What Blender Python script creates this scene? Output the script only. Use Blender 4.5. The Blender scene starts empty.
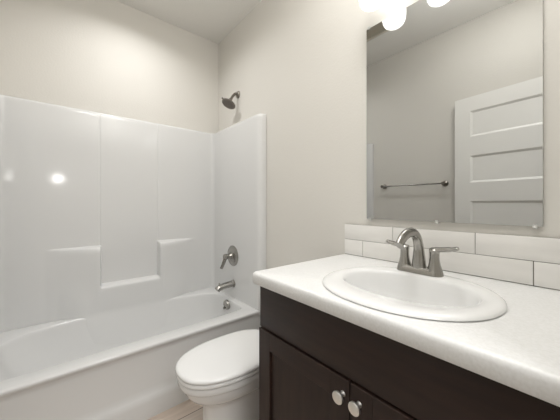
import bpy, bmesh, math
from mathutils import Vector, Matrix
C = bpy.context.scene.collection
SC = bpy.context.scene
PI = math.pi

# ------------------------------------------------------------------ camera, light, exposure
XL, XR, YB, YF, ZC = -0.325, 1.215, 2.40, -0.03, 2.79      # room: left, right, back, front, ceiling
FZ = -0.012                                               # floor level
cam = bpy.data.cameras.new('camera'); camo = bpy.data.objects.new('camera', cam); C.objects.link(camo)
cam.sensor_width = 36; cam.lens = 36 * 264.4 / 560; cam.shift_y = -5.5 / 560; cam.clip_start = 0.01
camo.location = (0, 0, 1.20); camo.rotation_euler = (PI / 2, 0, -math.radians(40.0))
SC.camera = camo
w = bpy.data.worlds.new('world'); SC.world = w; w.use_nodes = True
w.node_tree.nodes['Background'].inputs[0].default_value = (0.9, 0.95, 1.0, 1)
w.node_tree.nodes['Background'].inputs[1].default_value = 0.6
SC.view_settings.view_transform = 'Standard'; SC.view_settings.look = 'None'
SC.view_settings.gamma = 1; SC.view_settings.use_curve_mapping = False
SC.view_settings.exposure = 0.45
SHADE_E, CAN_E = 1.4, 2.0

def area(name, loc, rot, sx, sy, power, col=(1, 1, 1)):
    l = bpy.data.lights.new(name, 'AREA'); l.shape = 'RECTANGLE'; l.size = sx; l.size_y = sy
    l.energy = power; l.color = col
    o = bpy.data.objects.new(name, l); C.objects.link(o); o.location = loc; o.rotation_euler = rot
    return o
# added fill, no fittings: assumed daylight from the hall, and overhead inside the doorway
area('hall_fill', (0.15, -0.85, 2.55), (math.radians(25), 0, 0), 1.2, 0.9, 30, (0.98, 0.985, 1.0))
area('entry_fill', (0.50, 0.33, ZC - 0.02), (0, 0, 0), 0.6, 0.42, 7.5, (1.0, 0.995, 0.99))
area('bounce_fill', (0.62, 0.28, 2.2), (PI, 0, 0), 0.25, 0.2, 7.5, (1.0, 0.995, 0.99))  # added uplight, bounces soft fill off the ceiling
can = area('recessed_lamp', (0.43, 1.87, ZC - 0.022), (0, 0, 0), 0.13, 0.13, 5.0, (1.0, 0.995, 0.99))
can.data.shape = 'DISK'; can.data.spread = math.radians(150)
area('hall_lamp', (0.0, -1.45, 1.67), (PI / 2, 0, 0), 0.13, 0.13, 1.6, (1.0, 0.98, 0.95))

# ------------------------------------------------------------------ materials
def lin(r, g, b):
    f = lambda v: (v / 255 / 12.92) if v / 255 <= 0.04045 else ((v / 255 + 0.055) / 1.055) ** 2.4
    return (f(r), f(g), f(b), 1)
def mat(name, col, rough=0.5, metal=0.0, coat=0.0, spec=0.5):
    m = bpy.data.materials.new(name); m.use_nodes = True
    b = m.node_tree.nodes['Principled BSDF']
    b.inputs['Base Color'].default_value = col; b.inputs['Roughness'].default_value = rough
    b.inputs['Metallic'].default_value = metal; b.inputs['Coat Weight'].default_value = coat
    b.inputs['Coat Roughness'].default_value = 0.05; b.inputs['Specular IOR Level'].default_value = spec
    return m
def nodes(m): return m.node_tree.nodes, m.node_tree.links, m.node_tree.nodes['Principled BSDF']
def add_bump(m, scale, strength, dist=0.002, detail=2, kind='ShaderNodeTexNoise'):
    N, L, b = nodes(m)
    tc = N.new('ShaderNodeTexCoord'); t = N.new(kind); t.inputs['Scale'].default_value = scale
    if 'Detail' in t.inputs: t.inputs['Detail'].default_value = detail
    bp = N.new('ShaderNodeBump'); bp.inputs['Strength'].default_value = strength; bp.inputs['Distance'].default_value = dist
    L.new(tc.outputs['Object'], t.inputs['Vector']); L.new(t.outputs[0], bp.inputs['Height']); L.new(bp.outputs[0], b.inputs['Normal'])
    return m
def add_mottle(m, c1, c2, scale, detail=4, stretch=(1, 1, 1), lo=0.35, hi=0.65):
    N, L, b = nodes(m)
    tc = N.new('ShaderNodeTexCoord'); mp = N.new('ShaderNodeMapping'); mp.inputs['Scale'].default_value = stretch
    t = N.new('ShaderNodeTexNoise'); t.inputs['Scale'].default_value = scale; t.inputs['Detail'].default_value = detail
    r = N.new('ShaderNodeValToRGB')
    r.color_ramp.elements[0].position = lo; r.color_ramp.elements[0].color = c1
    r.color_ramp.elements[1].position = hi; r.color_ramp.elements[1].color = c2
    L.new(tc.outputs['Object'], mp.inputs[0]); L.new(mp.outputs[0], t.inputs['Vector'])
    L.new(t.outputs[0], r.inputs[0]); L.new(r.outputs[0], b.inputs['Base Color'])
    return m
M = {}
M['wall'] = add_bump(mat('painted_wall', lin(219, 216, 209.5), 0.75, spec=0.25), 90, 0.25, 0.003)
M['ceil'] = add_bump(mat('painted_ceiling', lin(228, 226, 221), 0.85, spec=0.2), 70, 0.3, 0.003)
M['tub'] = add_bump(mat('glossy_fiberglass', lin(221, 221, 220), 0.09, spec=0.5), 5.0, 0.05, 0.01, 1)
M['porcelain'] = mat('porcelain', lin(234, 234, 233), 0.08)
M['seat'] = mat('seat_plastic', lin(236, 236, 235), 0.16)
M['counter'] = add_mottle(mat('white_counter', lin(230, 229, 226), 0.4), lin(226, 226, 224), lin(233, 233, 232), 160, 3)
M['tile'] = add_mottle(mat('glazed_tile', lin(220, 217, 211), 0.2), lin(231, 229, 225), lin(235, 233, 229), 14, 5, (0.5, 0.5, 3))
M['grout'] = mat('grout', lin(118, 112, 103), 0.9)
M['nickel'] = mat('brushed_nickel', lin(168, 166, 161), 0.27, 1.0)
M['knob'] = mat('satin_nickel', lin(238, 236, 231), 0.33, 1.0)
M['darknickel'] = mat('aged_nickel', lin(138, 133, 126), 0.32, 1.0)
M['nozzle'] = mat('nozzle_grey', lin(112, 105, 98), 0.6)
M['dark'] = mat('dark_gap', lin(28, 26, 24), 0.9)
M['mirror'] = mat('mirror_silver', (0.57, 0.575, 0.57, 1), 0.0, 1.0)
M['glass_edge'] = mat('polished_glass_edge', lin(205, 212, 208), 0.15)
M['clip'] = mat('clear_clip', lin(210, 210, 206), 0.12)
M['door'] = mat('door_paint', lin(238, 237, 233), 0.45)
M['trim'] = mat('trim_paint', lin(230, 229, 226), 0.45)
M['vent_dark'] = mat('vent_louver', lin(180, 173, 158), 0.7)
M['vent'] = mat('vent_frame', lin(205, 199, 186), 0.5)
M['hall'] = mat('hall_paint', lin(214, 210, 202), 0.8)
wd = mat('espresso_wood', lin(44, 34, 30), 0.45, spec=0.35)
add_mottle(wd, lin(35, 24, 20), lin(51, 36, 30), 9, 7, (6, 6, 0.7), 0.25, 0.8); M['wood'] = wd
wh = mat('espresso_wood_across', lin(44, 34, 30), 0.45, spec=0.35)
add_mottle(wh, lin(35, 24, 20), lin(51, 36, 30), 9, 7, (6, 0.7, 6), 0.25, 0.8); M['woodh'] = wh
def emis(name, col, e):
    m = mat(name, col, 0.3); N, L, b = nodes(m)
    b.inputs['Emission Color'].default_value = col; b.inputs['Emission Strength'].default_value = e
    return m
M['shade'] = emis('lit_opal_glass', (1.0, 0.99, 0.975, 1), SHADE_E)
M['lens'] = emis('lit_lens', (1.0, 0.98, 0.95, 1), CAN_E)
fl = mat('wood_plank_floor', lin(190, 172, 152), 0.4); M['floor'] = fl
N, L, b = nodes(fl)
tc = N.new('ShaderNodeTexCoord'); mp = N.new('ShaderNodeMapping'); mp.inputs['Location'].default_value = (0.17, 0.063, 0)
br = N.new('ShaderNodeTexBrick'); br.inputs['Scale'].default_value = 1.0
br.inputs['Brick Width'].default_value = 0.92; br.inputs['Row Height'].default_value = 0.157
br.inputs['Mortar Size'].default_value = 0.0022; br.inputs['Mortar Smooth'].default_value = 0.1
br.inputs['Color1'].default_value = lin(226, 208, 192); br.inputs['Color2'].default_value = lin(212, 202, 192)
br.inputs['Mortar'].default_value = lin(96, 84, 74)
mp2 = N.new('ShaderNodeMapping'); mp2.inputs['Scale'].default_value = (1.5, 22, 1)
nz = N.new('ShaderNodeTexNoise'); nz.inputs['Scale'].default_value = 3; nz.inputs['Detail'].default_value = 6
mx = N.new('ShaderNodeMixRGB'); mx.blend_type = 'MULTIPLY'; mx.inputs[0].default_value = 0.35
L.new(tc.outputs['Object'], mp.inputs[0]); L.new(mp.outputs[0], br.inputs['Vector'])
L.new(tc.outputs['Object'], mp2.inputs[0]); L.new(mp2.outputs[0], nz.inputs['Vector'])
L.new(br.outputs[0], mx.inputs[1]); L.new(nz.outputs[0], mx.inputs[2]); L.new(mx.outputs[0], b.inputs['Base Color'])

# ------------------------------------------------------------------ mesh helpers
def wloc(o):
    v = Vector((0, 0, 0))
    while o: v += o.location; o = o.parent
    return v
def obj(name, bm, material, parent=None, base=None, sharp=35):
    """link a bmesh given in room coordinates as one mesh object"""
    org = wloc(parent) if parent else Vector(base if base else (0, 0, 0))
    bmesh.ops.translate(bm, verts=bm.verts, vec=-org)
    bm.normal_update()
    lim = math.radians(sharp)
    for f in bm.faces: f.smooth = True
    for e in bm.edges:
        if len(e.link_faces) == 2 and e.calc_face_angle(0) > lim: e.smooth = False
    me = bpy.data.meshes.new(name); bm.to_mesh(me); bm.free()
    for m in (material if isinstance(material, (list, tuple)) else [material]): me.materials.append(m)
    o = bpy.data.objects.new(name, me); C.objects.link(o)
    if parent: o.parent = parent
    else: o.location = org
    return o
def thing(name, label, cat, loc, group=None):
    o = bpy.data.objects.new(name, None); C.objects.link(o); o.location = loc; o.empty_display_size = 0.05
    o['label'] = label; o['category'] = cat
    if group: o['group'] = group
    return o
def tag(o, label, cat, group=None):
    o['label'] = label; o['category'] = cat
    if group: o['group'] = group
    return o
def struct(name, bm, material, parent=None):
    o = obj(name, bm, material, parent); o['kind'] = 'structure'; return o
def box(bm, x0, x1, y0, y1, z0, z1, bev=0.0, seg=2, mi=0):
    vs = [bm.verts.new((x, y, z)) for z in (z0, z1) for y in (y0, y1) for x in (x0, x1)]
    fs = [bm.faces.new([vs[i] for i in q]) for q in ((0, 2, 3, 1), (4, 5, 7, 6), (0, 1, 5, 4), (2, 6, 7, 3), (0, 4, 6, 2), (1, 3, 7, 5))]
    for f in fs: f.material_index = mi
    if bev > 0:
        es = list({e for f in fs for e in f.edges})
        r = bmesh.ops.bevel(bm, geom=es, offset=bev, segments=seg, profile=0.5, affect='EDGES')
        for f in r['faces']: f.material_index = mi
    return vs
def loft(bm, rings, closed=True, cap0=False, cap1=False, mi=0):
    rv = [[bm.verts.new(p) for p in r] for r in rings]
    n = len(rings[0])
    for a, b_ in zip(rv, rv[1:]):
        for i in range(n if closed else n - 1):
            j = (i + 1) % n
            try: bm.faces.new((a[i], a[j], b_[j], b_[i])).material_index = mi
            except ValueError: pass
    if cap0: bm.faces.new(list(reversed(rv[0]))).material_index = mi
    if cap1: bm.faces.new(rv[-1]).material_index = mi
    return rv
def frame_of(d):
    d = Vector(d).normalized(); up = Vector((0, 0, 1)) if abs(d.z) < 0.9 else Vector((0, 1, 0))
    a = d.cross(up).normalized(); return a, d.cross(a).normalized(), d
def lathe(bm, prof, org, axis, n=32, mi=0, caps=True, sx=1.0, sy=1.0):
    a, b_, d = frame_of(axis); org = Vector(org)
    rings = [[org + d * h + a * (r * sx * math.cos(2 * PI * i / n)) + b_ * (r * sy * math.sin(2 * PI * i / n)) for i in range(n)] for r, h in prof]
    return loft(bm, rings, True, caps, caps, mi)
def tube(bm, pts, rad, n=16, caps=True, flat=None, mi=0):
    """swept tube; rad one radius or a list; flat = (width scale, height scale)"""
    pts = [Vector(p) for p in pts]; K = len(pts)
    rad = rad if isinstance(rad, (list, tuple)) else [rad] * K
    T = [(pts[min(i + 1, K - 1)] - pts[max(i - 1, 0)]).normalized() for i in range(K)]
    a, b_, _ = frame_of(T[0]); rings = []
    for i in range(K):
        a = (a - T[i] * a.dot(T[i])).normalized(); b_ = T[i].cross(a)
        fw, fh = flat[i] if isinstance(flat, list) else (flat or (1, 1))
        rings.append([pts[i] + a * (rad[i] * fw * math.cos(2 * PI * k / n)) + b_ * (rad[i] * fh * math.sin(2 * PI * k / n)) for k in range(n)])
    return loft(bm, rings, True, caps, caps, mi)
def spline(P, k=8):
    P = [Vector(p) for p in P]; out = []
    for i in range(len(P) - 1):
        p0, p1, p2, p3 = P[max(i - 1, 0)], P[i], P[i + 1], P[min(i + 2, len(P) - 1)]
        for j in range(k):
            t = j / k
            out.append(0.5 * ((2 * p1) + (p2 - p0) * t + (2 * p0 - 5 * p1 + 4 * p2 - p3) * t * t + (3 * p1 - p0 - 3 * p2 + p3) * t ** 3))
    return out + [P[-1]]
def sup(t, a, b, e):
    c, s = math.cos(t), math.sin(t)
    r = (abs(c) ** e + abs(s) ** e) ** (-1 / e)
    return a * r * c, b * r * s
def rrect(x0, x1, y0, y1, r, z, k=8, dense=14):
    """rounded rectangle ring, counter-clockwise"""
    out = []
    for (cx, cy, a0) in ((x1 - r, y1 - r, 0), (x0 + r, y1 - r, PI / 2), (x0 + r, y0 + r, PI), (x1 - r, y0 + r, 1.5 * PI)):
        arc = [(cx + r * math.cos(a0 + PI / 2 * i / k), cy + r * math.sin(a0 + PI / 2 * i / k)) for i in range(k + 1)]
        if out:
            p, q = out[-1], arc[0]
            out += [(p[0] + (q[0] - p[0]) * i / dense, p[1] + (q[1] - p[1]) * i / dense) for i in range(1, dense)]
        out += arc
    p, q = out[-1], out[0]
    out += [(p[0] + (q[0] - p[0]) * i / dense, p[1] + (q[1] - p[1]) * i / dense) for i in range(1, dense)]
    return [Vector((x, y, z)) for x, y in out]
def sst(a, b, x):
    t = min(1, max(0, (x - a) / (b - a))); return t * t * (3 - 2 * t)

# ------------------------------------------------------------------ the room
T = 0.1
bm = bmesh.new(); box(bm, XL - 1.2, XR + 0.6, -1.75, YB + T, FZ - 0.05, FZ); struct('floor', bm, M['floor'])
bm = bmesh.new(); box(bm, XL - T, XR + T, YF - 0.001, YB + T, ZC, ZC + 0.08); struct('ceiling', bm, M['ceil'])
bm = bmesh.new(); box(bm, XL - T, XR + T, YB, YB + T, FZ, ZC); struct('wall_back', bm, M['wall'])
bm = bmesh.new(); box(bm, XR, XR + T, YF - 0.12, YB, FZ, ZC); struct('wall_right', bm, M['wall'])
bm = bmesh.new(); box(bm, XL - T, XL, YF - 0.12, YB, FZ, ZC); struct('wall_left', bm, M['wall'])
DX0, DX1, DZ = -0.20, 0.56, 2.12
bm = bmesh.new()
box(bm, XL, DX0, YF - 0.12, YF, FZ, ZC); box(bm, DX1, XR, YF - 0.12, YF, FZ, ZC); box(bm, DX0, DX1, YF - 0.12, YF, DZ, ZC)
struct('wall_front', bm, M['wall'])
# hall outside the doorway
bm = bmesh.new()
box(bm, XL - 1.2, XR + 0.6, -1.75, -1.65, FZ, 2.6); box(bm, XL - 1.3, XL - 1.2, -1.75, YF - 0.12, FZ, 2.6)
box(bm, XR + 0.6, XR + 0.7, -1.75, YF - 0.12, FZ, 2.6); box(bm, XL - 1.3, XR + 0.7, -1.75, YF - 0.15, 2.6, 2.66)
box(bm, XL - 1.2, XL - T, YF - 0.25, YF - 0.15, FZ, 2.6); box(bm, XR + T, XR + 0.6, YF - 0.25, YF - 0.15, FZ, 2.6)
struct('wall_hall', bm, M['hall'])
bm = bmesh.new()
for x0, x1 in ((DX0 - 0.02, DX0), (DX1, DX1 + 0.02)): box(bm, x0, x1, YF - 0.125, YF + 0.005, FZ, DZ + 0.02)
box(bm, DX0 - 0.02, DX1 + 0.02, YF - 0.125, YF + 0.005, DZ, DZ + 0.02)
struct('trim_1', bm, M['trim'])
bm = bmesh.new(); box(bm, XL, XL + 0.012, YF, 1.60, FZ, 0.085, 0.004); struct('baseboard_left', bm, M['trim'])
bm = bmesh.new(); box(bm, XR - 0.012, XR, 0.885, 1.60, FZ, 0.085, 0.004); struct('baseboard_right', bm, M['trim'])

# open door leaf, five recessed panels, swung back near the left wall (seen in the mirror)
bm = bmesh.new()
W, TH, H0, H1 = 0.765, 0.036, FZ + 0.012, 2.105
zs = [H0, 0.24, 0.47, 0.62, 0.85, 1.0, 1.23, 1.385, 1.61, 1.77, 1.985, H1]
ys = [0, 0.115, W - 0.115, W]
box(bm, -TH + 0.010, -0.010, 0, W, H0, H1)
for face in (0, -TH):
    s = -1 if face == 0 else 1
    x0, x1 = sorted((face, face + s * 0.0101))
    box(bm, x0, x1, 0, ys[1], H0, H1); box(bm, x0, x1, ys[2], W, H0, H1)
    for k in range(0, 11, 2): box(bm, x0, x1, ys[1], ys[2], zs[k], zs[k + 1])
    for k in range(1, 10, 2):          # sloped moulding round each panel
        a, b_ = 0.0, 0.016
        o_ = [(ys[1], zs[k]), (ys[2], zs[k]), (ys[2], zs[k + 1]), (ys[1], zs[k + 1])]
        i_ = [(ys[1] + b_, zs[k] + b_), (ys[2] - b_, zs[k] + b_), (ys[2] - b_, zs[k + 1] - b_), (ys[1] + b_, zs[k + 1] - b_)]
        loft(bm, [[Vector((face + s * 0.001, p, q)) for p, q in o_], [Vector((face + s * 0.0098, p, q)) for p, q in i_]])
bmesh.ops.recalc_face_normals(bm, faces=bm.faces)
bmesh.ops.rotate(bm, verts=bm.verts, cent=(0, 0, 0), matrix=Matrix.Rotation(math.radians(5.5), 3, 'Z'))
bmesh.ops.translate(bm, verts=bm.verts, vec=(-0.185, 0.03, 0))
struct('door_1', bm, M['door'])

# ------------------------------------------------------------------ one-piece tub and shower unit
SL, SR, SB, SF, ST, RIM = -0.288, 1.155, 2.385, 1.607, 1.89, 0.40
XM = 0.4455
unit = thing('tub_shower_unit', 'glossy white one-piece bathtub and shower surround filling the alcove at the back of the room', 'bathtub', (XM, 2.0, FZ))
# back panel: section path with corner fillets, depth field for ledges and niche
def bump(x, z):
    d = abs(x - XM)
    mid = sst(0.2055 + 0.004, 0.2055 - 0.010, d)                # 1 inside the niche strip
    up = min(1, max(0, (0.515 - d) / 0.29)) ** 1.25
    dn = sst(0.50, 0.29, d)
    k = sst(0.66, 0.44, z)
    side = (up * (1 - k) + max(up, dn) * k) * 0.060
    low = 1 - (1 - min(1, max(0, (0.893 - z) / 0.032))) ** 3
    nic = 1 - (1 - min(1, max(0, (0.606 - z) / 0.032))) ** 3
    P = side * low * (1 - mid) + 0.060 * nic * mid
    groove = math.exp(-((d - 0.2055) / 0.005) ** 2) * 0.0018
    P -= groove * (1 - max(low * (1 - mid), nic))
    if z < RIM: P += 0.215 * (RIM - z) * dn - 0.010 * (1 - dn)
    return P
FR = 0.032
path = []
for i in range(11):
    a = PI - PI / 2 * i / 10
    path.append((SL + FR + FR * math.cos(a), SB - FR + FR * math.sin(a), math.cos(a), math.sin(a)))
xs = []
x = SL + FR
while x < SR - FR - 1e-6:
    d = abs(abs(x - XM) - 0.2055); x += 0.0025 if d < 0.022 else 0.010
    if x < SR - FR - 0.004: xs.append(x)
path += [(x, SB, 0.0, 1.0) for x in xs]
for i in range(11):
    a = PI / 2 - PI / 2 * i / 10
    path.append((SR - FR + FR * math.cos(a), SB - FR + FR * math.sin(a), math.cos(a), math.sin(a)))
zl = []; z = RIM - 0.24
while z < ST - 0.02:
    zl.append(z); z += 0.0015 if (0.57 < z < 0.615 or 0.86 < z < 0.91) else (0.02 if z < 0.95 else 0.06)
zl.append(ST - 0.02)
bm = bmesh.new(); rows = []
for z in zl: rows.append([Vector((px, py - bump(px, z) * max(0, ny) ** 3, z)) for px, py, nx, ny in path])
for a in (30, 60, 90):                                   # rolled top lip to the wall
    r = 0.012; s_, c_ = math.sin(math.radians(a)), math.cos(math.radians(a))
    rows.append([Vector((px + nx * r * (1 - c_), py + ny * r * (1 - c_), ST - 0.02 + 0.02 * s_)) for px, py, nx, ny in path])
rows.append([Vector((min(max(px + nx * 0.055, XL + 0.002), XR - 0.002), min(py + ny * 0.055, YB - 0.002), ST)) for px, py, nx, ny in path])
loft(bm, list(reversed(rows)), closed=False)
obj('back_panel', bm, M['tub'], unit, sharp=60)
# side panels with the rounded front flange
for s in (-1, 1):
    xi, xw = (SL, XL) if s < 0 else (SR, XR)
    sec = [(xi, SB - FR), (xi, 2.2), (xi, 2.0), (xi, 1.8), (xi, 1.70), (xi, 1.655)]
    for k in range(1, 9):
        a = PI / 2 * k / 8
        sec.append((xi + s * 0.030 * (1 - math.cos(a)), 1.655 - 0.045 * math.sin(a)))
    sec.append((xw - s * 0.0005, SF + 0.003)); sec.append((xw - s * 0.0005, SF + 0.02))
    rows = []
    n = len(sec)
    for z in (RIM - 0.03, 0.6, 1.0, 1.4, 1.7, ST - 0.03):
        rows.append([Vector((px, py, z)) for px, py in sec])
    for a in (30, 60, 90):
        r = 0.012; s_, c_ = math.sin(math.radians(a)), math.cos(math.radians(a))
        rows.append([Vector((px + s * min(r * (1 - c_), abs(xw - px) * 0.9), py + (r * (1 - c_) if i > 5 else 0), ST - 0.02 + 0.02 * s_ - (0.010 * (1 - s_) if i < 0 else 0))) for i, (px, py) in enumerate(sec)])
    rows.append([Vector((xw - s * 0.0005, max(py, SF + 0.022), ST)) for px, py in sec])
    bm = bmesh.new(); loft(bm, rows if s > 0 else [list(r) for r in rows], closed=False)
    bmesh.ops.recalc_face_normals(bm, faces=bm.faces)
    obj('side_panel', bm, M['tub'], unit, sharp=60)
# tub: deck and basin
bx0, bx1, by0, by1 = -0.272, 1.113, 1.723, 2.338
NT = 192
def basin_ring(x0, x1, y0, y1, z, ef=11.0, eb=3.3):
    cx, cy = (x0 + x1) / 2, (y0 + y1) / 2; out = []
    for i in range(NT):
        t = 2 * PI * (i + 0.5) / NT
        t2 = math.atan2(math.sin(t) * (y1 - y0), math.cos(t) * (x1 - x0)) if False else t
        e = ef if math.sin(t) < 0 else eb
        px, py = sup(t2, 1, 1, e)
        out.append(Vector((cx + px * (x1 - x0) / 2, cy + py * (y1 - y0) / 2, z)))
    return out
inner = basin_ring(bx0, bx1, by0, by1, RIM)
ox0, ox1, oy0, oy1 = SL - 0.01, SR + 0.01, SF + 0.040, SB + 0.005
outer = []
for p in inner:                                           # push ring points out to the rectangle along rays
    cx, cy = XM, (by0 + by1) / 2; dx, dy = p.x - cx, p.y - cy
    k = min((ox1 - cx) / dx if dx > 0 else (ox0 - cx) / dx if dx < 0 else 9, (oy1 - cy) / dy if dy > 0 else (oy0 - cy) / dy if dy < 0 else 9)
    outer.append(Vector((cx + dx * k, cy + dy * k, RIM)))
def snap(v, t):
    i = min(range(NT), key=lambda i: (outer[i] - v).length); outer[i] = v
for v in ((ox0, oy0), (ox1, oy0), (ox1, oy1), (ox0, oy1)): snap(Vector((v[0], v[1], RIM)), 0)
rings = [outer]
prof = [(0, 0, 0), (0.002, 0.0007, 0.002), (0.007, 0.004, 0.007), (0.011, 0.011, 0.012), (0.014, 0.028, 0.018), (0.03, 0.10, 0.05), (0.05, 0.19, 0.10), (0.068, 0.25, 0.145), (0.10, 0.295, 0.19), (0.16, 0.320, 0.26), (0.25, 0.326, 0.42)]
for d, dz, dl in prof:
    ycut = min(d, 0.24)
    rings.append(basin_ring(bx0 + dl, bx1 - d, by0 + ycut, by1 - ycut, RIM - dz, 11 - 8 * min(1, max(0, d - 0.012) / 0.1), 3.3))
bm = bmesh.new(); loft(bm, rings, True, False, True)
# apron: profile swept along X
pr = [(oy0, RIM), (SF + 0.027, RIM - 0.0008), (SF + 0.0225, RIM - 0.003), (SF + 0.020, RIM - 0.007), (SF + 0.020, RIM - 0.013), (SF + 0.022, RIM - 0.020),
      (SF + 0.028, RIM - 0.028), (SF + 0.034, RIM - 0.038), (SF + 0.038, RIM - 0.06), (SF + 0.040, 0.25), (SF + 0.040, 0.15), (SF + 0.037, 0.125), (SF + 0.028, 0.112),
      (SF + 0.020, 0.098), (SF + 0.016, 0.08), (SF + 0.016, FZ)]
loft(bm, [[Vector((x, y, z)) for y, z in pr] for x in (XL + 0.001, SL, XM, SR, XR - 0.001)], closed=False)
bmesh.ops.recalc_face_normals(bm, faces=bm.faces)
obj('tub', bm, M['tub'], unit, sharp=70)

# overflow cover on the drain end of the basin
bm = bmesh.new()
lathe(bm, [(0.0, 0.016), (0.012, 0.0165), (0.016, 0.0145), (0.032, 0.0125), (0.039, 0.008), (0.041, 0.002), (0.041, -0.012)], (1.078, 1.98, 0.362), (-1, 0, -0.12), 32, caps=False)
box(bm, 1.054, 1.068, 1.983, 1.997, 0.326, 0.346, 0.003)
o = obj('overflow_cover', bm, M['nickel'], unit)
o['label'] = 'round brushed nickel overflow cover'

# tub spout
t = thing('tub_spout', 'brushed nickel tub spout with pull knob, below the shower valve', 'spout', (SR, 2.0, 0.52))
bm = bmesh.new()
lathe(bm, [(0.033, 0.0005), (0.033, 0.006), (0.029, 0.010)], (SR, 2.0, 0.522), (-1, 0, 0), 28)
tube(bm, spline([(SR - 0.008, 2.0, 0.522), (SR - 0.05, 2.0, 0.520), (SR - 0.10, 2.0, 0.515), (SR - 0.138, 2.0, 0.506), (SR - 0.154, 2.0, 0.494)], 5),
     [0.028] * 6 + [0.0275] * 5 + [0.0265] * 5 + [0.0255] * 4 + [0.024], 20, flat=(1.0, 0.95))
obj('spout_body', bm, M['nickel'], t)
bm = bmesh.new(); lathe(bm, [(0.004, -0.02), (0.004, 0.012), (0.0075, 0.014), (0.0085, 0.019), (0.006, 0.024), (0.0, 0.025)], (SR - 0.132, 2.0, 0.524), (0, 0, 1), 16, caps=False)
obj('diverter_knob', bm, M['nickel'], t)

# shower valve
t = thing('shower_valve', 'round brushed nickel shower valve with lever handle on the surround wall', 'shower valve', (SR - 0.0003, 2.005, 0.759))
bm = bmesh.new()
lathe(bm, [(0.088, 0.0), (0.088, 0.004), (0.083, 0.009), (0.06, 0.014), (0.035, 0.018), (0.030, 0.024), (0.0, 0.024)], (SR - 0.0003, 2.005, 0.759), (-1, 0, 0), 48, caps=False)
obj('escutcheon', bm, M['nickel'], t)
bm = bmesh.new()
lathe(bm, [(0.028, 0.015), (0.0275, 0.03), (0.023, 0.036), (0.021, 0.062), (0.023, 0.066), (0.023, 0.084), (0.018, 0.089), (0.0, 0.090)], (SR - 0.0003, 2.005, 0.759), (-1, 0, 0), 28, caps=False)
tube(bm, spline([(SR - 0.073, 2.005, 0.765), (SR - 0.080, 2.007, 0.735), (SR - 0.090, 2.012, 0.700), (SR - 0.105, 2.02, 0.660)], 6), [0.016] * 7 + [0.014] * 6 + [0.0125] * 5 + [0.010], 14, flat=(1.1, 0.75))
obj('handle', bm, M['nickel'], t)

# shower head
t = thing('wall_shower', 'dark nickel shower head on a short arm high on the wall above the surround', 'shower', (XR, 2.02, 2.164))
bm = bmesh.new()
lathe(bm, [(0.032, 0.0), (0.032, 0.004), (0.024, 0.012), (0.014, 0.018), (0.0, 0.019)], (XR, 2.02, 2.166), (-1, 0, 0), 28, caps=False)
obj('wall_flange', bm, M['darknickel'], t)
bm = bmesh.new()
tube(bm, spline([(XR - 0.005, 2.02, 2.166), (XR - 0.03, 2.02, 2.166), (XR - 0.055, 2.02, 2.140), (XR - 0.075, 2.02, 2.106)], 5), 0.0115, 14)
lathe(bm, [(0.0, -0.014), (0.012, -0.01), (0.0165, 0.0), (0.0165, 0.012), (0.013, 0.018)], (XR - 0.077, 2.02, 2.102), (-0.62, 0, -0.78), 20, caps=False)
obj('arm', bm, M['darknickel'], t)
ax = Vector((-0.46, -0.02, -0.89)).normalized(); hc = Vector((XR - 0.081, 2.02, 2.090))
bm = bmesh.new()
lathe(bm, [(0.013, -0.008), (0.017, 0.006), (0.030, 0.014), (0.052, 0.020), (0.060, 0.026), (0.061, 0.034), (0.057, 0.038), (0.0, 0.038)], hc, ax, 40, caps=False)
a_, b_, _ = frame_of(ax)
lev = hc + ax * 0.028 + Vector((-0.89, 0.0, 0.46)).normalized() * 0.058
tube(bm, [lev, lev + Vector((-0.014, 0.0, 0.007))], [0.006, 0.0075], 12)
hd = obj('head', bm, M['darknickel'], t)
bm = bmesh.new()
lathe(bm, [(0.052, 0.0375), (0.050, 0.0395), (0.0, 0.0395)], hc, ax, 40, caps=False)
for rr, k in ((0.012, 6), (0.026, 12), (0.042, 18)):
    for i in range(k):
        q = hc + ax * 0.039 + a_ * (rr * math.cos(2 * PI * i / k)) + b_ * (rr * math.sin(2 * PI * i / k))
        lathe(bm, [(0.0028, 0.0), (0.0022, 0.003)], q, ax, 6)
obj('spray_face', bm, M['nozzle'], hd)

# ------------------------------------------------------------------ toilet
TY = 1.225
toi = thing('toilet', 'white elongated toilet with closed lid between the bathtub and the vanity', 'toilet', (0.8, TY, FZ))
NE = 72
def egg(xf, xb, hw, z, ef=2.35, eb=2.6, mid=0.52):
    """ring: blunt front (towards -X), squarer back"""
    xm = xf + (xb - xf) * mid; out = []
    for i in range(NE):
        t = 2 * PI * i / NE; c, s = math.cos(t), math.sin(t)
        e = ef if c < 0 else eb
        r = (abs(c) ** e + abs(s) ** e) ** (-1 / e)
        out.append(Vector((xm + r * c * ((xm - xf) if c < 0 else (xb - xm)), TY + r * s * hw, z)))
    return out
bm = bmesh.new()
loft(bm, [egg(0.535, 1.03, 0.112, FZ, 3, 3.5), egg(0.537, 1.03, 0.110, 0.03, 3, 3.5), egg(0.545, 1.03, 0.104, 0.06, 2.8, 3.5), egg(0.548, 1.03, 0.102, 0.15, 2.6, 3.5), egg(0.546, 1.03, 0.103, 0.22, 2.5, 3.2),
          egg(0.535, 1.03, 0.111, 0.248, 2.4, 3), egg(0.505, 1.03, 0.131, 0.268, 2.4, 2.8), egg(0.475, 1.025, 0.150, 0.288, 2.4, 2.7), egg(0.456, 1.02, 0.160, 0.312, 2.4, 2.6), egg(0.446, 1.02, 0.167, 0.340),
          egg(0.444, 1.02, 0.168, 0.351), egg(0.431, 1.02, 0.177, 0.353), egg(0.427, 1.02, 0.179, 0.357), egg(0.427, 1.02, 0.179, 0.380), egg(0.430, 1.018, 0.177, 0.384), egg(0.436, 1.015, 0.172, 0.386)], True, True, True)
obj('bowl', bm, M['porcelain'], toi, sharp=50)
bm = bmesh.new()
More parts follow.
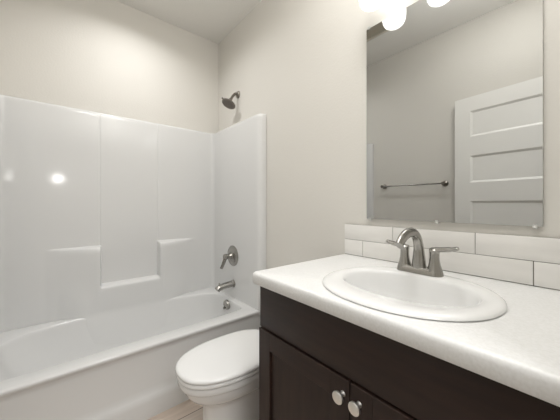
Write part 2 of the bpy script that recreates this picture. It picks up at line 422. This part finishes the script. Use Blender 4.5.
loft(bm, [egg(0.432, 0.98, 0.174, 0.3875), egg(0.424, 0.985, 0.181, 0.389), egg(0.420, 0.985, 0.184, 0.394), egg(0.420, 0.985, 0.184, 0.402), egg(0.424, 0.983, 0.181, 0.407), egg(0.432, 0.98, 0.174, 0.4085)], True, True, True)
obj('seat', bm, M['seat'], toi, sharp=50)
bm = bmesh.new()
loft(bm, [egg(0.430, 0.975, 0.176, 0.4105), egg(0.421, 0.98, 0.184, 0.412), egg(0.418, 0.982, 0.187, 0.416), egg(0.418, 0.982, 0.187, 0.421), egg(0.421, 0.980, 0.184, 0.427), egg(0.429, 0.975, 0.177, 0.431),
          egg(0.446, 0.96, 0.163, 0.4335), egg(0.50, 0.93, 0.12, 0.436), egg(0.60, 0.83, 0.05, 0.437)], True, True, True)
obj('lid', bm, M['seat'], toi, sharp=50)
for s in (-1, 1):
    bm = bmesh.new(); box(bm, 0.965, 1.0, TY + s * 0.075 - 0.022, TY + s * 0.075 + 0.022, 0.384, 0.424, 0.008)
    obj('hinge', bm, M['seat'], toi)
bm = bmesh.new()
loft(bm, [rrect(1.03 + k1, XR - 0.012, TY - 0.165 - k2, TY + 0.165 + k2, 0.04, z) for k1, k2, z in ((0.02, 0.0, 0.385), (0.008, 0.004, 0.40), (0.005, 0.007, 0.5), (0.0, 0.012, 0.70))], True, True, True)
obj('tank', bm, M['porcelain'], toi)
bm = bmesh.new()
loft(bm, [rrect(1.02 + k, XR - 0.008 - k, TY - 0.182 + k, TY + 0.182 - k, 0.04, z) for k, z in ((0.004, 0.700), (0, 0.704), (0, 0.724), (0.006, 0.733), (0.02, 0.736))], True, True, True)
obj('tank_lid', bm, M['porcelain'], toi)

# ------------------------------------------------------------------ vanity
VY0, VY1, VF, CT = YF + 0.005, 0.862, 0.636, 0.929
CB = CT - 0.047
van = thing('vanity_cabinet', 'dark espresso wood vanity cabinet under the white countertop', 'cabinet', (0.92, 0.43, FZ))
bm = bmesh.new()
box(bm, VF, XR - 0.002, VY1 - 0.018, VY1, FZ, CB - 0.0005, 0.001)
box(bm, VF, XR - 0.002, VY0, VY0 + 0.018, FZ, CB - 0.0005, 0.001)
box(bm, VF + 0.06, XR - 0.002, VY0 + 0.018, VY1 - 0.018, 0.10, 0.118)
box(bm, XR - 0.010, XR - 0.002, VY0 + 0.018, VY1 - 0.018, 0.118, CB - 0.0005)
box(bm, VF + 0.06, VF + 0.075, VY0 + 0.018, VY1 - 0.018, FZ, 0.10)
obj('carcass', bm, M['wood'], van)
bm = bmesh.new()
box(bm, VF, VF + 0.019, VY0 + 0.018, VY1 - 0.018, 0.10, 0.135); box(bm, VF, VF + 0.019, VY0 + 0.018, VY1 - 0.018, 0.66, 0.72)
box(bm, VF, VF + 0.019, 0.41, 0.46, 0.135, 0.66)
obj('face_frame', bm, M['woodh'], van)
bm = bmesh.new(); box(bm, VF - 0.0165, VF + 0.019, VY0, VY1, 0.7155, CB - 0.0005, 0.0012)
obj('false_drawer_front', bm, M['woodh'], van)
DF = 0.6145
def shaker(y0, y1, z0, z1, fw=0.068):
    bm = bmesh.new(); xb = VF - 0.0005
    box(bm, DF, xb, y0, y0 + fw, z0, z1, 0.0012, 1); box(bm, DF, xb, y1 - fw, y1, z0, z1, 0.0012, 1)
    box(bm, DF + 0.0001, xb, y0 + fw - 0.001, y1 - fw + 0.001, z1 - fw, z1, 0.0012, 1, 1); box(bm, DF + 0.0001, xb, y0 + fw - 0.001, y1 - fw + 0.001, z0, z0 + fw, 0.0012, 1, 1)
    box(bm, DF + 0.010, xb - 0.003, y0 + fw - 0.002, y1 - fw + 0.002, z0 + fw - 0.002, z1 - fw + 0.002)
    return bm
for y0, y1, ky in ((0.4355, VY1 + 0.001, 0.457), (VY0, 0.4325, 0.404)):
    d = obj('cabinet_door', shaker(y0, y1, 0.115, 0.710), [M['wood'], M['woodh']], van)
    bm = bmesh.new()
    lathe(bm, [(0.0085, 0.0), (0.0075, 0.003), (0.006, 0.008), (0.0065, 0.014), (0.010, 0.0175), (0.0168, 0.020), (0.0175, 0.0235), (0.0165, 0.0265), (0.012, 0.0285), (0.0, 0.0295)], (DF, ky, 0.667), (-1, 0, 0), 32, caps=False)
    obj('knob', bm, M['knob'], d)['label'] = 'satin nickel mushroom knob'

# countertop with an oval cut-out
SX, SY, SA, SBy = 0.855, 0.404, 0.235, 0.260
CF, CY0, CY1 = 0.599, YF + 0.001, 0.897
bm = bmesh.new()
def cring(k, z, r): return rrect(CF + k, XR - 0.001, CY0, CY1 - k, r, z, 10, 26)
rings = [cring(0.004, CB, 0.014), cring(0.0, CB + 0.006, 0.018), cring(0.0, CT - 0.014, 0.018), cring(0.0015, CT - 0.007, 0.017), cring(0.006, CT - 0.002, 0.016), cring(0.014, CT, 0.012), ]
n = len(rings[0])
def hole(z, k=0.0):
    out = []
    for p in rings[-1]:
        t = math.atan2(p.y - SY, p.x - SX)
        e = 2.1; c, s = math.cos(t), math.sin(t); a, b_ = SA - 0.036 - k + (0.014 if c > 0 else 0), SBy - 0.036 - k
        r = ((abs(c) / a) ** e + (abs(s) / b_) ** e) ** (-1 / e)
        out.append(Vector((SX + r * c, SY + r * s, z)))
    return out
rings += [hole(CT), hole(CB)]
loft(bm, rings + [rings[0]], True)
bmesh.ops.remove_doubles(bm, verts=bm.verts, dist=1e-5)
bmesh.ops.recalc_face_normals(bm, faces=bm.faces)
tag(obj('countertop', bm, M['counter'], None, (0.9, 0.43, CB), sharp=40), 'white speckled countertop with rounded front edge on the dark vanity', 'countertop')

# drop-in oval sink
def oval(cx, cy, a, b_, z, e=2.3, n=96):
    return [Vector((cx + sup(2 * PI * i / n, a, b_, e)[0], cy + sup(2 * PI * i / n, a, b_, e)[1], z)) for i in range(n)]
def soval(a, b_, cx, z, e): 
    out = []
    for i in range(96):
        t = 2 * PI * i / 96; c, s = math.cos(t), math.sin(t)
        r = (abs(c) ** e + abs(s) ** e) ** (-1 / e); out.append(Vector((cx + (a + (0.014 if a > 0.18 else 0)) * r * c if c > 0 else cx + a * r * c, SY + b_ * r * s, z)))
    return out
R = [soval(SA - 0.044, SBy - 0.044, SX, CT - 0.03, 2.1), soval(SA - 0.043, SBy - 0.043, SX, CT + 0.0006, 2.1), soval(SA - 0.004, SBy - 0.004, SX, CT + 0.0006, 2.1), soval(SA, SBy, SX, CT + 0.003, 2.1), soval(SA - 0.001, SBy - 0.001, SX, CT + 0.006, 2.1), soval(SA - 0.006, SBy - 0.006, SX, CT + 0.010, 2.1),
     soval(SA - 0.015, SBy - 0.015, SX, CT + 0.0125, 2.1), soval(SA - 0.028, SBy - 0.028, SX, CT + 0.0128, 2.1)]
BX = 0.868
R += [soval(0.156, 0.210, BX, CT + 0.0105, 2.2), soval(0.150, 0.204, BX, CT + 0.006, 2.2), soval(0.146, 0.199, BX, CT - 0.004, 2.2), soval(0.142, 0.194, BX, CT - 0.022, 2.2), soval(0.132, 0.184, BX, CT - 0.060, 2.2), soval(0.120, 0.168, BX, CT - 0.098, 2.1),
      soval(0.100, 0.140, BX, CT - 0.125, 2.0), soval(0.070, 0.095, BX, CT - 0.140, 2), soval(0.035, 0.04, BX, CT - 0.146, 2), soval(0.022, 0.022, BX, CT - 0.147, 2)]
bm = bmesh.new(); loft(bm, R, True, False, True)
sink = obj('sink', bm, M['porcelain'], None, (SX, SY, CT), sharp=60)
tag(sink, 'white oval drop-in sink set in the white countertop', 'sink')
bm = bmesh.new(); lathe(bm, [(0.031, -0.001), (0.030, 0.002), (0.024, 0.003), (0.022, -0.002), (0.0, -0.002)], (BX, SY, CT - 0.1455), (0, 0, 1), 32, caps=False)
obj('drain', bm, M['nickel'], sink)

# faucet
FX, FY, FB = 1.058, 0.433, CT + 0.0122
fau = thing('faucet', 'brushed nickel two-handle faucet with arched spout on the oval sink', 'faucet', (FX, FY, FB))
bm = bmesh.new()
def stad(k, z): return rrect(FX - 0.030 + k, FX + 0.030 - k, FY - 0.0835 + k, FY + 0.0835 - k, 0.0285 - k * 0.9, z, 10, 8)
loft(bm, [stad(0.0, FB), stad(0.0015, FB + 0.009), stad(0.004, FB + 0.016), stad(0.008, FB + 0.021), stad(0.012, FB + 0.023)], True, True, True)
obj('base_plate', bm, M['nickel'], fau)
bm = bmesh.new()
pts = spline([(FX, FY, FB + 0.012), (FX - 0.001, FY, FB + 0.05), (FX - 0.004, FY, FB + 0.095), (FX - 0.020, FY, FB + 0.133), (FX - 0.054, FY, FB + 0.155), (FX - 0.098, FY, FB + 0.155), (FX - 0.136, FY, FB + 0.140), (FX - 0.160, FY, FB + 0.117)], 7)
K = len(pts); rr = []
for i in range(K):
    f_ = i / (K - 1); rr.append(0.026 - 0.0085 * sst(0, 0.35, f_) - 0.002 * f_)
tube(bm, pts, rr, 24, flat=[(1.0 + 0.22 * sst(0.45, 0.9, i / (K - 1)), 1.0 - 0.22 * sst(0.4, 0.85, i / (K - 1))) for i in range(K)])
obj('spout', bm, M['nickel'], fau)
for s in (-1, 1):
    hy = FY + s * 0.0545
    bm = bmesh.new()
    lathe(bm, [(0.0275, 0.010), (0.0250, 0.020), (0.0205, 0.034), (0.0170, 0.050), (0.0155, 0.066), (0.0158, 0.078), (0.0158, 0.079), (0.0158, 0.081), (0.0165, 0.082), (0.0168, 0.092), (0.013, 0.097), (0.0, 0.098)], (FX, hy, FB), (0, 0, 1), 28, caps=False)
    h = obj('handle', bm, M['nickel'], fau)
    bm = bmesh.new()
    tube(bm, spline([(FX, hy - s * 0.012, FB + 0.089), (FX, hy + s * 0.012, FB + 0.094), (FX, hy + s * 0.046, FB + 0.099), (FX, hy + s * 0.075, FB + 0.106)], 6), [0.015] * 7 + [0.0145] * 6 + [0.013] * 5 + [0.011], 18, flat=[(0.95, 0.7)] * 6 + [(0.9, 0.64)] * 8 + [(0.85, 0.56)] * 5)
    obj('lever', bm, M['nickel'], h)

# tile backsplash: two courses of long tiles
bm = bmesh.new(); TX = XR - 0.011; H = 0.0795
box(bm, XR - 0.0075, XR - 0.0005, CY0, 0.8835, CT + 0.0005, CT + 0.1645, mi=1)
g = 0.0011
for z0, cuts in ((CT + 0.003, [0.884, 0.772, 0.4525, 0.131, CY0]), (CT + 0.003 + H + 0.002, [0.884, 0.612, 0.291, CY0])):
    for a, b_ in zip(cuts, cuts[1:]):
        box(bm, TX, XR - 0.006, b_ + g, a - (g if a < 0.87 else 0), z0, z0 + H - (0.0 if z0 > 1 else 0), 0.0012, 2, 0)
tag(obj('tile_backsplash', bm, [M['tile'], M['grout']], None, (XR, 0.43, CT)), 'off-white backsplash of two rows of long tiles behind the sink', 'backsplash')

# mirror
MY0, MY1, MZ0, MZ1, MX = 0.109, 0.749, 1.128, 2.090, XR - 0.010
mir = thing('mirror', 'large frameless rectangular mirror on the wall above the backsplash', 'mirror', (XR, 0.43, MZ0))
bm = bmesh.new()
box(bm, MX, XR - 0.0005, MY0, MY1, MZ0, MZ1, mi=1)
for f in bm.faces:
    if f.normal.x < -0.9 or f.calc_center_median().x < MX + 1e-5: f.material_index = 0
obj('mirror_glass', bm, [M['mirror'], M['glass_edge']], mir)
for y, z, v in ((0.729, MZ0, -1), (0.423, MZ0, -1), (0.127, MZ0, -1), (0.735, MZ1, 1), (0.43, MZ1, 1), (0.127, MZ1, 1)):
    bm = bmesh.new()
    z0, z1 = (z - 0.008, z + 0.005) if v < 0 else (z - 0.005, z + 0.008)
    box(bm, MX - 0.004, MX - 0.0005, y - 0.006, y + 0.006, z0, z1, 0.0015)
    zz = (z - 0.008, z - 0.001) if v < 0 else (z + 0.001, z + 0.008)
    box(bm, MX - 0.0005, XR - 0.0005, y - 0.005, y + 0.005, zz[0], zz[1])
    lathe(bm, [(0.003, 0), (0.002, 0.0015)], (MX - 0.004, y, z - 0.004 if v < 0 else z + 0.004), (-1, 0, 0), 10)
    obj('mirror_clip', bm, M['clip'], mir)

# vanity light above the mirror
lt = thing('vanity_light', 'three-shade vanity light with glowing white glass shades above the mirror', 'wall light', (XR, 0.445, 2.20))
bm = bmesh.new(); box(bm, XR - 0.022, XR - 0.0005, 0.445 - 0.30, 0.445 + 0.30, 2.27, 2.385, 0.004)
obj('back_plate', bm, M['nickel'], lt)
for y in (0.232, 0.445, 0.658):
    bm = bmesh.new()
    tube(bm, spline([(XR - 0.02, y, 2.33), (XR - 0.07, y, 2.335), (XR - 0.105, y, 2.315), (XR - 0.115, y, 2.275)], 6), 0.008, 12)
    lathe(bm, [(0.0, 0.05), (0.024, 0.048), (0.026, 0.04), (0.026, 0.0)], (XR - 0.115, y, 2.235), (0, 0, 1), 24, caps=False)
    arm = obj('lamp_arm', bm, M['nickel'], lt)
    bm = bmesh.new()
    lathe(bm, [(0.0, 0.004), (0.020, 0.0048), (0.036, 0.009), (0.046, 0.017), (0.0525, 0.030), (0.0555, 0.05), (0.0555, 0.07), (0.054, 0.10), (0.048, 0.125), (0.036, 0.142), (0.026, 0.148)], (XR - 0.115, y, 2.100), (0, 0, 1), 32, caps=False)
    obj('lamp_shade', bm, M['shade'], arm)

# recessed light above the tub, and the fan grille (seen in the mirror)
rl = thing('recessed_light', 'round recessed ceiling light over the bathtub', 'ceiling light', (0.43, 1.87, ZC))
bm = bmesh.new(); lathe(bm, [(0.095, 0.0), (0.095, -0.004), (0.088, -0.018), (0.078, -0.020), (0.074, -0.016), (0.072, 0.0)], (0.43, 1.87, ZC - 0.0003), (0, 0, 1), 40, caps=False)
obj('trim_ring', bm, M['trim'], rl)
bm = bmesh.new(); lathe(bm, [(0.0725, -0.003), (0.04, -0.0035)], (0.43, 1.87, ZC), (0, 0, 1), 32, caps=False)
vs = [v for v in bm.verts if abs((Vector((v.co.x, v.co.y)) - Vector((0.43, 1.87))).length - 0.04) < 1e-4]
c0 = Vector((0.43, 1.87, 0)); vs.sort(key=lambda v: math.atan2(v.co.y - c0.y, v.co.x - c0.x)); bm.faces.new(vs)
bmesh.ops.recalc_face_normals(bm, faces=bm.faces)
obj('lens', bm, M['lens'], rl)
fan = thing('exhaust_fan_grille', 'square exhaust fan grille on the ceiling, top left in the mirror', 'vent', (0.27, 1.28, ZC))
bm = bmesh.new()
fx0, fx1, fy0, fy1 = 0.11, 0.43, 1.10, 1.46
for a in ((fx0, fx1, fy0, fy0 + 0.025), (fx0, fx1, fy1 - 0.025, fy1), (fx0, fx0 + 0.025, fy0, fy1), (fx1 - 0.025, fx1, fy0, fy1)):
    box(bm, *a, ZC - 0.016, ZC - 0.0005, 0.004)
obj('grille_frame', bm, M['vent'], fan)
bm = bmesh.new(); box(bm, fx0 + 0.02, fx1 - 0.02, fy0 + 0.02, fy1 - 0.02, ZC - 0.004, ZC - 0.001)
k = fx0 + 0.035
while k < fx1 - 0.03:
    box(bm, k, k + 0.006, fy0 + 0.02, fy1 - 0.02, ZC - 0.013, ZC - 0.003); k += 0.014
obj('louvers', bm, M['vent_dark'], fan)

# towel bar on the left wall (seen in the mirror)
tb = thing('towel_bar', 'slim dark nickel towel bar on the left wall, seen in the mirror beside the door', 'towel bar', (XL, 1.155, 1.393))
bm = bmesh.new(); tube(bm, [(XL + 0.058, 0.888, 1.393), (XL + 0.058, 1.476, 1.393)], 0.0075, 16); obj('bar', bm, M['nickel'], tb)
for y in (0.888, 1.476):
    bm = bmesh.new()
    lathe(bm, [(0.027, 0.0), (0.027, 0.005), (0.020, 0.011), (0.011, 0.016), (0.010, 0.042), (0.015, 0.047), (0.0155, 0.066), (0.012, 0.071), (0.0, 0.072)], (XL, y, 1.393), (1, 0, 0), 24, caps=False)
    obj('mounting_post', bm, M['darknickel'], tb)
